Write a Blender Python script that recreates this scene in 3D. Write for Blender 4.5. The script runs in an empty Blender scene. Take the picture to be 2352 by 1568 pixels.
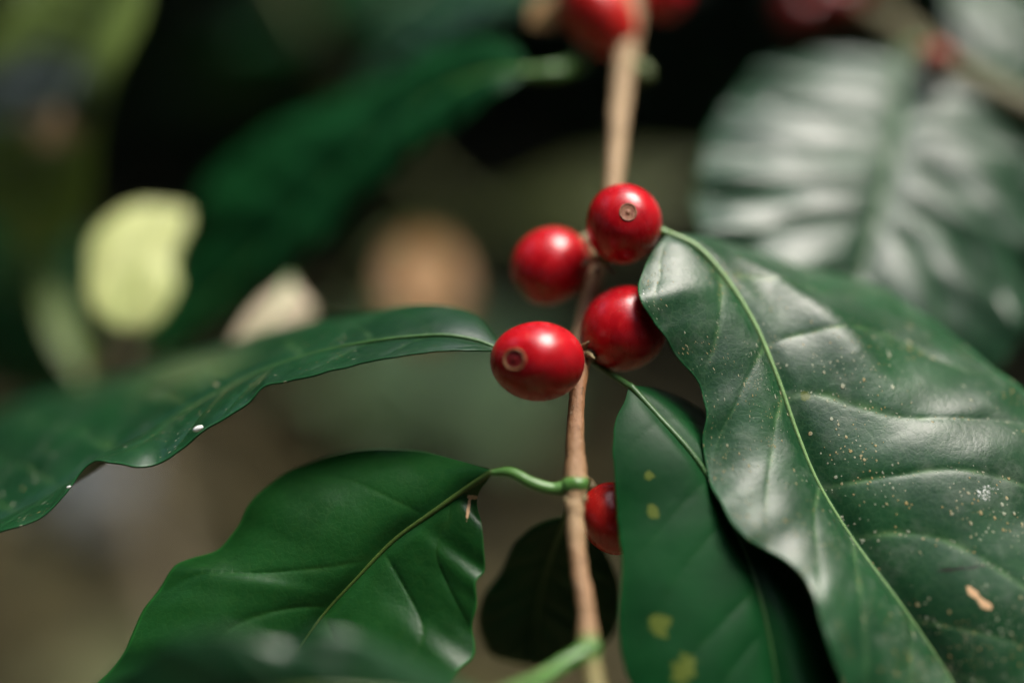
import bpy, math, random
import numpy as np
from mathutils import Vector, Matrix, noise as mnoise

random.seed(11)
rng = np.random.default_rng(11)
scene = bpy.context.scene
COL = scene.collection

# ------------------------------------------------------------------ camera
PITCH = math.radians(25.0)
CAM_Z = 0.62
FOCUS = 0.228
cam_d = bpy.data.cameras.new("camera")
cam = bpy.data.objects.new("camera", cam_d)
COL.objects.link(cam)
cam.location = (0, 0, CAM_Z)
cam.rotation_euler = (math.pi / 2 - PITCH, 0, 0)
cam_d.lens = 50
cam_d.sensor_width = 36
cam_d.clip_start = 0.01
cam_d.clip_end = 400
cam_d.dof.use_dof = True
cam_d.dof.focus_distance = FOCUS
cam_d.dof.aperture_fstop = 2.0
cam_d.dof.aperture_blades = 9
scene.camera = cam

# ------------------------------------------------------------------ sky and sun
SUN_ELEV, SUN_AZ = math.radians(66), math.radians(62)      # azimuth measured clockwise from +Y
world = bpy.data.worlds.new("World")
scene.world = world
world.use_nodes = True
wn = world.node_tree
bg = wn.nodes["Background"]
sky = wn.nodes.new("ShaderNodeTexSky")
sky.sky_type = 'NISHITA'
sky.sun_disc = False
sky.sun_elevation = SUN_ELEV
sky.sun_rotation = SUN_AZ
sky.air_density = 1.0
sky.dust_density = 4.0
sky.ozone_density = 0.6
wn.links.new(sky.outputs[0], bg.inputs[0])
bg.inputs[1].default_value = 0.09

sun_d = bpy.data.lights.new("sun", 'SUN')
sun_d.energy = 1.5
sun_d.angle = math.radians(34)
sun_d.color = (1.0, 0.95, 0.88)
sun = bpy.data.objects.new("sun", sun_d)
COL.objects.link(sun)
sdir = Vector((math.sin(SUN_AZ) * math.cos(SUN_ELEV), math.cos(SUN_AZ) * math.cos(SUN_ELEV), math.sin(SUN_ELEV)))
sun.location = sdir * 5
sun.rotation_euler = sdir.to_track_quat('Z', 'Y').to_euler()

vs = scene.view_settings
vs.view_transform = 'Standard'
vs.look = 'None'
vs.gamma = 1
vs.use_curve_mapping = False
vs.exposure = 2.1
scene.cycles.use_denoising = True
scene.cycles.max_bounces = 6

# ------------------------------------------------------------------ placing things (picture width 2352 units)
CP, SP = math.cos(PITCH), math.sin(PITCH)
CAMP = Vector((0, 0, CAM_Z))
FWD, RIGHT, UPV = Vector((0, CP, -SP)), Vector((1, 0, 0)), Vector((0, SP, CP))
KPX = 36 / 50 / 2352


def P(x, y, d=0.0):
    D = FOCUS + d / 1000.0
    return CAMP + FWD * D + RIGHT * ((x - 1176) * KPX * D) + UPV * ((784 - y) * KPX * D)


def on_ground(x, y, z=0.0):
    v = FWD + RIGHT * ((x - 1176) * KPX) + UPV * ((784 - y) * KPX)
    return CAMP + v * ((z - CAM_Z) / v.z)


def pix(p):
    q = p - CAMP
    D = q.dot(FWD)
    return 1176 + q.dot(RIGHT) / (KPX * D), 784 - q.dot(UPV) / (KPX * D)


# ------------------------------------------------------------------ helpers
def tag(o, label=None, cat=None, group=None, kind=None):
    if label: o["label"] = label
    if cat: o["category"] = cat
    if group: o["group"] = group
    if kind: o["kind"] = kind
    return o


def empty(name, loc, label, cat, group=None):
    o = bpy.data.objects.new(name, None)
    o.empty_display_size = 0.01
    o.location = loc
    COL.objects.link(o)
    return tag(o, label, cat, group)


def link_mesh(name, verts, faces, mat, parent=None, smooth=True, attrs=None, uvs=None):
    """One mesh object; verts in world space, stored relative to the thing that carries it."""
    me = bpy.data.meshes.new(name)
    top = parent
    off = Vector((0, 0, 0))
    while top is not None:
        off += top.location
        top = top.parent
    if parent is None:
        off = Vector(np.mean(np.array([tuple(v) for v in verts]), axis=0))
    me.from_pydata([tuple(Vector(v) - off) for v in verts], [], faces)
    if smooth:
        me.polygons.foreach_set("use_smooth", [True] * len(me.polygons))
    for k, a in (attrs or {}).items():
        at = me.attributes.new(k, 'FLOAT', 'POINT')
        at.data.foreach_set("value", np.asarray(a, dtype=np.float32))
    if uvs is not None:
        uvl = me.uv_layers.new(name="UVMap")
        li = np.zeros(len(me.loops), dtype=np.int32)
        me.loops.foreach_get("vertex_index", li)
        uvl.data.foreach_set("uv", np.asarray(uvs, dtype=np.float32)[li].ravel())
    me.materials.append(mat)
    me.update()
    o = bpy.data.objects.new(name, me)
    COL.objects.link(o)
    if parent is not None:
        o.parent = parent
    else:
        o.location = off
    return o


def spline(pts, n):
    """Centripetal-ish Catmull-Rom through pts (Vectors), n samples evenly spaced by length."""
    pts = [Vector(p) for p in pts]
    if len(pts) == 2:
        return [pts[0].lerp(pts[1], i / (n - 1)) for i in range(n)]
    ext = [pts[0] * 2 - pts[1]] + pts + [pts[-1] * 2 - pts[-2]]
    dense = []
    for i in range(1, len(ext) - 2):
        p0, p1, p2, p3 = ext[i - 1:i + 3]
        t0 = 0.0
        t1 = t0 + max((p1 - p0).length, 1e-9) ** 0.5
        t2 = t1 + max((p2 - p1).length, 1e-9) ** 0.5
        t3 = t2 + max((p3 - p2).length, 1e-9) ** 0.5
        for k in range(24):
            t = t1 + (t2 - t1) * k / 24
            a1 = p0 * ((t1 - t) / (t1 - t0)) + p1 * ((t - t0) / (t1 - t0))
            a2 = p1 * ((t2 - t) / (t2 - t1)) + p2 * ((t - t1) / (t2 - t1))
            a3 = p2 * ((t3 - t) / (t3 - t2)) + p3 * ((t - t2) / (t3 - t2))
            b1 = a1 * ((t2 - t) / (t2 - t0)) + a2 * ((t - t0) / (t2 - t0))
            b2 = a2 * ((t3 - t) / (t3 - t1)) + a3 * ((t - t1) / (t3 - t1))
            dense.append(b1 * ((t2 - t) / (t2 - t1)) + b2 * ((t - t1) / (t2 - t1)))
    dense.append(pts[-1])
    arr = np.array([tuple(p) for p in dense])
    seg = np.linalg.norm(np.diff(arr, axis=0), axis=1)
    s = np.concatenate([[0], np.cumsum(seg)])
    q = np.linspace(0, s[-1], n)
    return [Vector([np.interp(x, s, arr[:, j]) for j in range(3)]) for x in q]


def tube_mesh(path, radii, nseg=16, wob=0.0, seed=0.0, cap=True):
    verts, faces = [], []
    n = len(path)
    prev = None
    for i, p in enumerate(path):
        t = (path[min(i + 1, n - 1)] - path[max(i - 1, 0)]).normalized()
        if prev is None:
            a = t.cross(FWD)
            if a.length < 1e-4:
                a = t.cross(RIGHT)
            a.normalize()
        else:
            a = (prev - t * prev.dot(t)).normalized()
        prev = a
        b = t.cross(a)
        r = radii[i]
        for k in range(nseg):
            th = 2 * math.pi * k / nseg
            d = a * math.cos(th) + b * math.sin(th)
            rr = r
            if wob:
                q = p + d * r
                rr = r * (1 + wob * mnoise.noise(q * 420 + Vector((seed, 0, 0))) + wob * 0.6 * mnoise.noise(q * 1100))
            verts.append(p + d * rr)
    for i in range(n - 1):
        for k in range(nseg):
            k2 = (k + 1) % nseg
            faces.append((i * nseg + k, i * nseg + k2, (i + 1) * nseg + k2, (i + 1) * nseg + k))
    if cap:
        faces.append(tuple(reversed(range(nseg))))
        faces.append(tuple((n - 1) * nseg + k for k in range(nseg)))
    return verts, faces


def radii_along(n, knots):
    us = [k[0] for k in knots]
    rs = [k[1] for k in knots]
    return [float(np.interp(i / (n - 1), us, rs)) for i in range(n)]


# ------------------------------------------------------------------ materials
class NT:
    def __init__(self, name):
        self.m = bpy.data.materials.new(name)
        self.m.use_nodes = True
        self.t = self.m.node_tree
        self.b = self.t.nodes["Principled BSDF"]
        self.out = self.t.nodes["Material Output"]

    def n(self, kind, **kw):
        nd = self.t.nodes.new(kind)
        for k, v in kw.items():
            if k.startswith("_"):
                nd.inputs[k[1:].replace("_", " ")].default_value = v
            else:
                setattr(nd, k, v)
        return nd

    def link(self, a, b):
        self.t.links.new(a, b)

    def math(self, op, a, b=None, c=None, clamp=False):
        nd = self.n("ShaderNodeMath", operation=op)
        nd.use_clamp = clamp
        for i, x in enumerate((a, b, c)):
            if x is None: continue
            if isinstance(x, (int, float)): nd.inputs[i].default_value = x
            else: self.link(x, nd.inputs[i])
        return nd.outputs[0]

    def smooth(self, v, lo, hi, olo=0.0, ohi=1.0):
        nd = self.n("ShaderNodeMapRange", interpolation_type='SMOOTHSTEP')
        self.link(v, nd.inputs[0])
        for i, x in enumerate((lo, hi, olo, ohi)):
            nd.inputs[i + 1].default_value = x
        return nd.outputs[0]

    def mix(self, fac, a, b):
        nd = self.n("ShaderNodeMix", data_type='RGBA')
        for i, x in ((0, fac), (6, a), (7, b)):
            if isinstance(x, (int, float)): nd.inputs[i].default_value = x
            elif isinstance(x, tuple): nd.inputs[i].default_value = (*x, 1)
            else: self.link(x, nd.inputs[i])
        return nd.outputs[2]

    def coord(self):
        return self.n("ShaderNodeTexCoord").outputs["Object"]

    def noise(self, vec, scale, detail=3.0, rough=0.55):
        nd = self.n("ShaderNodeTexNoise", _Scale=scale, _Detail=detail, _Roughness=rough)
        self.link(vec, nd.inputs["Vector"])
        return nd.outputs["Fac"]

    def attr(self, name):
        return self.n("ShaderNodeAttribute", attribute_name=name).outputs["Fac"]

    def bump(self, h, dist, strength=1.0):
        nd = self.n("ShaderNodeBump", _Distance=dist, _Strength=strength)
        self.link(h, nd.inputs["Height"])
        return nd.outputs[0]


def leaf_material(name, dark, light, vein, rough=0.36, spec=0.5, specks=0.0, trans=0.18, trans_col=None,
                  vein_amt=0.8, marks=False, uvmm=(75, 70), net_amt=.05, dust=0.0, rim=None, bump_d=0.00008):
    k = NT(name)
    co = k.coord()
    n1 = k.noise(co, 70, 4)
    n2 = k.noise(co, 420, 4, 0.65)
    f = k.math('ADD', k.math('MULTIPLY', k.smooth(n1, .3, .7), .7), k.math('MULTIPLY', n2, .35), clamp=True)
    c = k.mix(f, dark, light)
    # fine net of small veins
    vo = k.n("ShaderNodeTexVoronoi", feature='DISTANCE_TO_EDGE', _Scale=750.0)
    k.link(co, vo.inputs["Vector"])
    net = k.smooth(vo.outputs["Distance"], 0.0, 0.10, 1.0, 0.0)
    c = k.mix(k.math('MULTIPLY', net, net_amt), c, vein)
    va = k.attr("vein")
    vn = k.math('MULTIPLY', va, k.math('MULTIPLY_ADD', k.noise(co, 260, 3), 1.0, vein_amt - 0.5), clamp=True)
    c = k.mix(vn, c, vein)
    rim_c = rim or tuple(min(1, x * 2.2) for x in light)
    c = k.mix(k.math('MULTIPLY', k.smooth(k.attr("across"), .965, 1.0), .6), c, rim_c)
    rg = k.math('MULTIPLY_ADD', n2, 0.16, rough - 0.08)
    if dust:
        dn = k.math('MULTIPLY', k.smooth(k.noise(co, 190, 5, .7), .45, .75), dust)
        c = k.mix(dn, c, (0.30, 0.33, 0.28))
        rg = k.math('ADD', rg, k.math('MULTIPLY', dn, .4))
    height = k.math('ADD', k.math('MULTIPLY', n2, 1.0), k.math('MULTIPLY', net, -0.06))
    if specks:
        sp = None
        cl = k.smooth(k.noise(co, 75, 3, .6), .38, .70)
        cl = k.math('MAXIMUM', cl, k.math('MULTIPLY', k.smooth(va, .02, .5), .9))
        mp = k.n("ShaderNodeMapping")
        mp.inputs["Scale"].default_value = (uvmm[0], uvmm[1], 1)
        k.link(k.n("ShaderNodeUVMap").outputs[0], mp.inputs[0])
        wob = k.n("ShaderNodeTexNoise", _Scale=900.0, _Detail=2.0)
        k.link(co, wob.inputs["Vector"])
        vm = k.n("ShaderNodeVectorMath", operation='MULTIPLY_ADD')
        k.link(wob.outputs["Color"], vm.inputs[0])
        vm.inputs[1].default_value = (.35, .35, 0)
        k.link(mp.outputs[0], vm.inputs[2])
        for sc, r0, r1, amt in ((.30, .03, .10, .55), (.62, .04, .15, .75), (1.3, .06, .18, .75)):
            v = k.n("ShaderNodeTexVoronoi", feature='F1', voronoi_dimensions='2D', _Scale=sc)
            k.link(vm.outputs[0], v.inputs["Vector"])
            sx = k.n("ShaderNodeSeparateColor")
            k.link(v.outputs["Color"], sx.inputs[0])
            rad = k.math('MULTIPLY_ADD', sx.outputs[0], r1 - r0, r0)
            gate = k.math('LESS_THAN', sx.outputs[1], k.math('MULTIPLY', cl, amt * specks))
            dd = k.math('DIVIDE', v.outputs["Distance"], rad)
            s = k.math('MULTIPLY', k.smooth(dd, .75, 1.05, 1, 0), gate)
            sp = s if sp is None else k.math('MAXIMUM', sp, s)
        warm = k.noise(co, 240, 2)
        spc = k.mix(k.smooth(warm, .42, .62), (.42, .45, .33), (.42, .29, .10))
        c = k.mix(k.math('MULTIPLY', sp, .62), c, spc)
        rg = k.math('ADD', rg, k.math('MULTIPLY', sp, .3), clamp=True)
        height = k.math('ADD', height, k.math('MULTIPLY', sp, 1.6))
    if marks:
        nn = k.noise(co, 2600, 4, .75)
        for a, colr, lo in (("mark_tan", (.62, .40, .22), .45), ("mark_white", (.62, .66, .62), .95),
                            ("mark_yellow", (.075, .105, .018), .5), ("mark_dark", (.012, .02, .01), .35), ("mark_grey", (.17, .21, .21), .3)):
            av = k.math('MULTIPLY', k.attr(a), k.math('MULTIPLY_ADD', nn, 1.2, .4))
            mk = k.smooth(av, lo, lo + .22)
            c = k.mix(mk, c, colr)
            if a in ("mark_tan", "mark_white"):
                rg = k.math('ADD', rg, k.math('MULTIPLY', mk, .4), clamp=True)
    k.link(c, k.b.inputs["Base Color"])
    k.link(rg, k.b.inputs["Roughness"])
    k.b.inputs["Specular IOR Level"].default_value = spec
    bm = k.bump(height, bump_d, 0.8)
    k.link(bm, k.b.inputs["Normal"])
    if trans:
        tr = k.n("ShaderNodeBsdfTranslucent")
        tc = trans_col or (light[0] * 2.2 + .02, light[1] * 2.6 + .04, light[2] * 1.2)
        k.link(k.mix(0.5, c, tc), tr.inputs["Color"])
        ms = k.n("ShaderNodeMixShader")
        ms.inputs[0].default_value = trans
        k.link(k.b.outputs[0], ms.inputs[1])
        k.link(tr.outputs[0], ms.inputs[2])
        k.link(ms.outputs[0], k.out.inputs["Surface"])
    return k.m


def rib_material(name, col, rough=.42):
    k = NT(name)
    co = k.coord()
    c = k.mix(k.noise(co, 500, 4), tuple(x * .65 for x in col), tuple(min(1, x * 1.25) for x in col))
    k.link(c, k.b.inputs["Base Color"])
    k.b.inputs["Roughness"].default_value = rough
    k.link(k.bump(k.noise(co, 1200, 3), .00008), k.b.inputs["Normal"])
    return k.m


def bark_material(name, pale, brown):
    k = NT(name)
    co = k.coord()
    mp = k.n("ShaderNodeMapping")
    mp.inputs["Scale"].default_value = (1, .55, .3)
    k.link(co, mp.inputs[0])
    age = k.attr("age")
    base = k.mix(k.math('ADD', age, k.math('MULTIPLY_ADD', k.noise(co, 190, 3), .5, -.25), clamp=True), brown, pale)
    st = k.noise(mp.outputs[0], 1500, 5, .7)
    base = k.mix(k.math('MULTIPLY', k.smooth(st, .5, .72), .75), base, tuple(x * .35 for x in brown))
    fl = k.smooth(k.noise(co, 900, 4, .7), .6, .7)
    base = k.mix(k.math('MULTIPLY', fl, .55), base, (.52, .44, .30))
    base = k.mix(k.attr("green"), base, (.07, .20, .035))
    k.link(base, k.b.inputs["Base Color"])
    k.b.inputs["Roughness"].default_value = .55
    k.link(k.bump(k.math('ADD', st, k.math('MULTIPLY', fl, .6)), .00035), k.b.inputs["Normal"])
    return k.m


def cherry_material(name, deep=(.34, .0034, .008), bright=(.46, .006, .012)):
    k = NT(name)
    co = k.coord()
    mp = k.n("ShaderNodeMapping")
    mp.inputs["Scale"].default_value = (1.0, 1.0, .35)
    k.link(co, mp.inputs[0])
    n1 = k.noise(mp.outputs[0], 330, 5, .62)
    n2 = k.noise(co, 1400, 4, .6)
    c = k.mix(k.smooth(n1, .25, .75), deep, bright)
    n3 = k.noise(co, 120, 2)
    c = k.mix(k.math('MULTIPLY', k.smooth(n3, .52, .74), .38), c, (.13, .0015, .006))
    c = k.mix(k.math('MULTIPLY', k.smooth(k.noise(mp.outputs[0], 700, 5, .7), .56, .74), .45), c, (.50, .035, .02))
    c = k.mix(k.math('MULTIPLY', k.smooth(n2, .52, .75), .30), c, (.42, .035, .03))
    # tiny pale pores
    v = k.n("ShaderNodeTexVoronoi", feature='F1', _Scale=1100.0)
    k.link(co, v.inputs["Vector"])
    sx = k.n("ShaderNodeSeparateColor")
    k.link(v.outputs["Color"], sx.inputs[0])
    pore = k.math('MULTIPLY', k.smooth(v.outputs["Distance"], .10, .2, 1, 0), k.math('LESS_THAN', sx.outputs[1], .10))
    c = k.mix(k.math('MULTIPLY', pore, .55), c, (.60, .26, .16))
    k.link(c, k.b.inputs["Base Color"])
    k.link(k.math('MULTIPLY_ADD', n1, .20, .18), k.b.inputs["Roughness"])
    k.b.inputs["Specular IOR Level"].default_value = .5
    k.b.inputs["Subsurface Weight"].default_value = .25
    k.b.inputs["Subsurface Radius"].default_value = (1, .12, .08)
    k.b.inputs["Subsurface Scale"].default_value = .0012
    k.link(k.bump(k.math('ADD', n1, k.math('MULTIPLY', n2, .25)), .00013, .7), k.b.inputs["Normal"])
    return k.m


def plain_material(name, a, b, scale=300, rough=.6, bump=.0001, spec=.5, island=False):
    k = NT(name)
    co = k.coord()
    f = k.noise(co, scale, 5, .6)
    if island:
        f = k.math('ADD', k.math('MULTIPLY', f, .35), k.math('MULTIPLY', k.n("ShaderNodeNewGeometry").outputs["Random Per Island"], .75), clamp=True)
    else:
        f = k.smooth(f, .3, .7)
    k.link(k.mix(f, a, b), k.b.inputs["Base Color"])
    k.b.inputs["Roughness"].default_value = rough
    k.b.inputs["Specular IOR Level"].default_value = spec
    if bump:
        k.link(k.bump(k.noise(co, scale * 3, 4), bump), k.b.inputs["Normal"])
    return k.m


DG, LG = (.003, .024, .008), (.007, .050, .015)
VEIN = (.16, .30, .11)
M_leaf_spotted = leaf_material("spotted_leaf", (.005, .033, .012), (.010, .064, .020), VEIN, rough=.38, spec=.42, specks=1.0,
                               trans=.06, vein_amt=.2, marks=True, dust=.14, bump_d=.00012)
M_leaf_under = leaf_material("leaf_shaded", (.0018, .028, .007), (.004, .052, .012), (.02, .07, .015), rough=.46, spec=.13, trans=.07, vein_amt=.05, marks=True)  # base green darkened to carry the shade under the speckled leaf
M_leaf_deep = leaf_material("leaf_deep", (.004, .038, .006), (.009, .070, .012), (.03, .09, .015), rough=.40, spec=.34, trans=.14, vein_amt=.12, net_amt=.16, bump_d=.00014, marks=True)
M_leaf = leaf_material("leaf_green", DG, LG, (.07, .16, .045), rough=.34, trans=.10, vein_amt=.12, marks=True, dust=.05, specks=.18)
M_leaf_gloss = leaf_material("leaf_glossy", (.006, .030, .013), (.012, .055, .022), (.06, .14, .05), rough=.29, spec=.75, trans=.06, vein_amt=.35, dust=.05)
M_leaf_satin = leaf_material("leaf_satin", (.006, .030, .013), (.012, .055, .022), (.06, .14, .05), rough=.40, spec=.55, trans=.06, vein_amt=.2, dust=.10)
M_leaf_dark = leaf_material("leaf_dark", (.004, .034, .009), (.008, .055, .015), (.008, .05, .013), rough=.5, spec=.25, trans=.12, vein_amt=.2)
M_leaf_sunlit = leaf_material("leaf_sunlit", (.44, .50, .18), (.56, .60, .27), (.48, .53, .22), rough=.5, trans=.35, trans_col=(.80, .85, .45), vein_amt=.1, rim=(.35, .55, .2))  # pale base colour stands in for sunlight on and through the leaf
M_leaf_olive = leaf_material("leaf_olive", (.10, .16, .035), (.18, .26, .06), (.26, .32, .10), rough=.4, trans=.2, vein_amt=.3, marks=True)
M_leaf_dim = leaf_material("leaf_dim", (.022, .030, .006), (.042, .052, .010), (.06, .07, .02), rough=.6, spec=.2, trans=.1, vein_amt=.3)
M_leaf_moss = leaf_material("leaf_moss", (.05, .085, .015), (.085, .125, .025), (.16, .2, .05), rough=.5, spec=.3, trans=.2, vein_amt=.3)
M_leaf_weed = leaf_material("weed_leaf", (.22, .36, .17), (.32, .48, .25), (.3, .4, .2), rough=.5, trans=.25, vein_amt=.3)
M_leaf_dry = leaf_material("leaf_dry", (.23, .12, .04), (.32, .18, .07), (.26, .15, .06), rough=.6, trans=.2, trans_col=(.45, .26, .1), vein_amt=.4, rim=(.4, .25, .1))
M_leaf_beige = leaf_material("leaf_beige", (.33, .28, .18), (.44, .38, .26), (.38, .32, .2), rough=.6, trans=.2, trans_col=(.7, .6, .4), vein_amt=.4, rim=(.5, .42, .3))
M_rib_pale = rib_material("midrib_pale", (.17, .30, .11))
M_rib = rib_material("midrib_green", (.09, .20, .035))
M_rib_olive = rib_material("midrib_olive", (.055, .10, .018))
M_rib_dark = rib_material("midrib_dark", (.03, .09, .02))
M_petiole = rib_material("petiole_green", (.075, .19, .040), .38)
M_bark = bark_material("bark", (.34, .235, .12), (.21, .086, .030))
M_bark_dull = bark_material("bark_dull", (.20, .17, .10), (.12, .09, .045))
M_cherry = cherry_material("cherry_skin")
M_cherry_orange = cherry_material("cherry_skin_orange", (.36, .008, .008), (.62, .026, .018))
M_cherry_pink = cherry_material("cherry_skin_pink", (.26, .055, .03), (.34, .09, .05))
M_cherry_dull = cherry_material("cherry_skin_dull", (.10, .002, .003), (.24, .008, .006))
M_ring = plain_material("calyx_tan", (.18, .07, .025), (.40, .23, .09), 1800, .6)
M_ring_olive = plain_material("calyx_olive", (.16, .035, .016), (.26, .12, .05), 1800, .6)
M_disc = plain_material("calyx_red", (.08, .004, .006), (.22, .012, .014), 900, .35)
M_stalk = plain_material("stalk_brown", (.10, .07, .03), (.20, .17, .07), 700, .6)


# ------------------------------------------------------------------ leaf builder
def leaf(parent, mid, left, right, mat, rib_mat, label=None, nveins=9, lean=.16, bulge=(0, 0), quilt=.0, wave=.0,
         petiole=None, rib_r=.0007, nu=150, nt=40, marks=(), thick=.00032, vein_w=.0006, seed=0, face=1, rib=True, wave_f=7, pet_mat=None, name="leaf", edge_noise=.0002, ridge=None):
    Mw, Lw, Rw = ([P(*q) if not isinstance(q, Vector) else q for q in s] for s in (mid, left, right))
    M, L, R = spline(Mw, nu), spline(Lw, nu), spline(Rw, nu)
    length = sum((M[i + 1] - M[i]).length for i in range(nu - 1))
    sp_len = length / nveins
    N = []
    for i in range(nu):
        t = M[min(i + 2, nu - 1)] - M[max(i - 2, 0)]
        n = t.cross(R[i] - L[i])
        N.append(n.normalized() if n.length > 1e-12 else None)
    good = [n for n in N if n]
    N = [n or good[0 if i < nu / 2 else -1] for i, n in enumerate(N)]
    for i in range(1, nu):
        if N[i].dot(N[i - 1]) < 0: N[i] = -N[i]
    if N[nu // 3].dot(-FWD) * face < 0:
        N = [-n for n in N]
    for _ in range(6):
        N = [(N[max(i - 1, 0)] + N[i] * 2 + N[min(i + 1, nu - 1)]).normalized() for i in range(nu)]
    wmax = [max((E[i] - M[i]).length for i in range(nu)) for E in (L, R)]
    cols = [(-1, j / nt) for j in range(nt, 0, -1)] + [(1, j / nt) for j in range(0, nt + 1)]
    verts, vein, across, uvs = [], [], [], []
    rnd = random.Random(seed)
    ph = [rnd.uniform(0, 6.28) for _ in range(4)]
    quilt = quilt if isinstance(quilt, tuple) else (quilt, quilt)
    lean = lean if isinstance(lean, tuple) else (lean, lean)
    amp = [[rnd.random() for _ in range(9)] for _ in range(2)]
    off = [rnd.uniform(-.1, .1), rnd.uniform(-.1, .1)]
    for i in range(nu):
        u = i / (nu - 1)
        for side, t in cols:
            si = 0 if side < 0 else 1
            E = (L if si == 0 else R)[i]
            w = (E - M[i]).length
            wf = w / max(wmax[si], 1e-9)
            p = M[i].lerp(E, t)
            en = mnoise.noise(Vector((u * length * 420, si * 9.0 + seed, 0))) * edge_noise * min(1, wf * 2)
            if w > 1e-6:
                p = p + (E - M[i]) * (en / w) * t ** 4
            h = bulge[si] * .001 * 4 * t * (1 - t) * wf
            phase = (u - lean[si] * (t ** 1.2) * min(1, wf * 1.3)) * nveins + off[si] + .16 * math.sin(u * 23 + ph[si]) + .10 * mnoise.noise(p * 90)
            fr = phase - math.floor(phase)
            dist = min(fr, 1 - fr)
            env = min(1, t * 7) * min(1, (1 - t) * 5 + .12) * wf
            h += quilt[si] * .001 * env * (.55 + .9 * amp[si][int(math.floor(phase)) % 9]) * (abs(math.sin(math.pi * fr)) ** .42 - .6)
            if ridge and si == 1:
                ra, rt, rw, ru0, ru1 = ridge
                win = max(0, min(1, (u - ru0) / .10)) * max(0, min(1, (ru1 - u) / .14))
                h += ra * .001 * win * math.exp(-((t - rt) / rw) ** 2)
            h += wave * .001 * t * t * wf * (math.sin(2 * math.pi * u * wave_f + ph[2 + si]) + .5 * math.sin(2 * math.pi * u * wave_f * 2.3 + ph[si]))
            h += .00025 * wf * t * mnoise.noise(p * 130 + Vector((seed, 3, 1)))
            # shallow trough along the midrib
            h -= .0005 * math.exp(-(t * w / .0016) ** 2) * min(1, wf * 2) * (1 if quilt[si] else 0)
            p = p + N[i] * h
            verts.append(p)
            dv = dist * sp_len
            vein.append(math.exp(-(dv / (vein_w * (1.15 - .75 * t))) ** 2) * max(0, 1 - t ** 4) * min(1, wf * 2) if t > 0 else 0)
            across.append(t)
            uvs.append((u, .5 + .5 * side * t))
    nc = len(cols)
    faces = [(i * nc + j, i * nc + j + 1, (i + 1) * nc + j + 1, (i + 1) * nc + j) for i in range(nu - 1) for j in range(nc - 1)]
    attrs = {"vein": vein, "across": across}
    for kind in ("tan", "white", "yellow", "dark", "grey"):
        sel = [m for m in marks if m[0] == kind]
        if not sel: continue
        px = np.array([pix(v) for v in verts])
        val = np.zeros(len(verts))
        rag = np.array([.55 * mnoise.noise(v * 900) + .3 * mnoise.noise(v * 2300) for v in verts])
        for _, x, y, rx, ry, ang in sel:
            ca, sa = math.cos(math.radians(ang)), math.sin(math.radians(ang))
            dx, dy = px[:, 0] - x, px[:, 1] - y
            q = np.sqrt(((dx * ca + dy * sa) / rx) ** 2 + ((-dx * sa + dy * ca) / ry) ** 2)
            val = np.maximum(val, np.clip(1.45 - q + rag, 0, 1))
        attrs["mark_" + kind] = val
    o = link_mesh(name, verts, faces, mat, parent, attrs=attrs, uvs=uvs)
    if thick:
        sm = o.modifiers.new("thickness", 'SOLIDIFY')
        sm.thickness = thick
        sm.offset = 0
    if label: o["label"] = label
    if rib:
        path = [verts[i * nc + nt] + N[i] * rib_r * .25 for i in range(0, nu, 2)]
        rr = [rib_r * (1 - .82 * (i / (len(path) - 1))) for i in range(len(path))]
        v, f = tube_mesh(path, rr, 10)
        link_mesh("midrib", v, f, rib_mat, o)
    if petiole:
        pr = petiole[1]
        pts = [P(*q) if not isinstance(q, Vector) else q for q in petiole[0]] + [verts[nt + nc * 2] + N[2] * rib_r * .25]
        path = spline(pts, 40)
        v, f = tube_mesh(path, radii_along(40, [(0, pr * 1.4), (.10, pr * 1.2), (.25, pr), (.8, pr * .95), (1, rib_r)]), 14, wob=.05, seed=seed)
        link_mesh("petiole", v, f, pet_mat or M_petiole, o)
    return o


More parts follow.
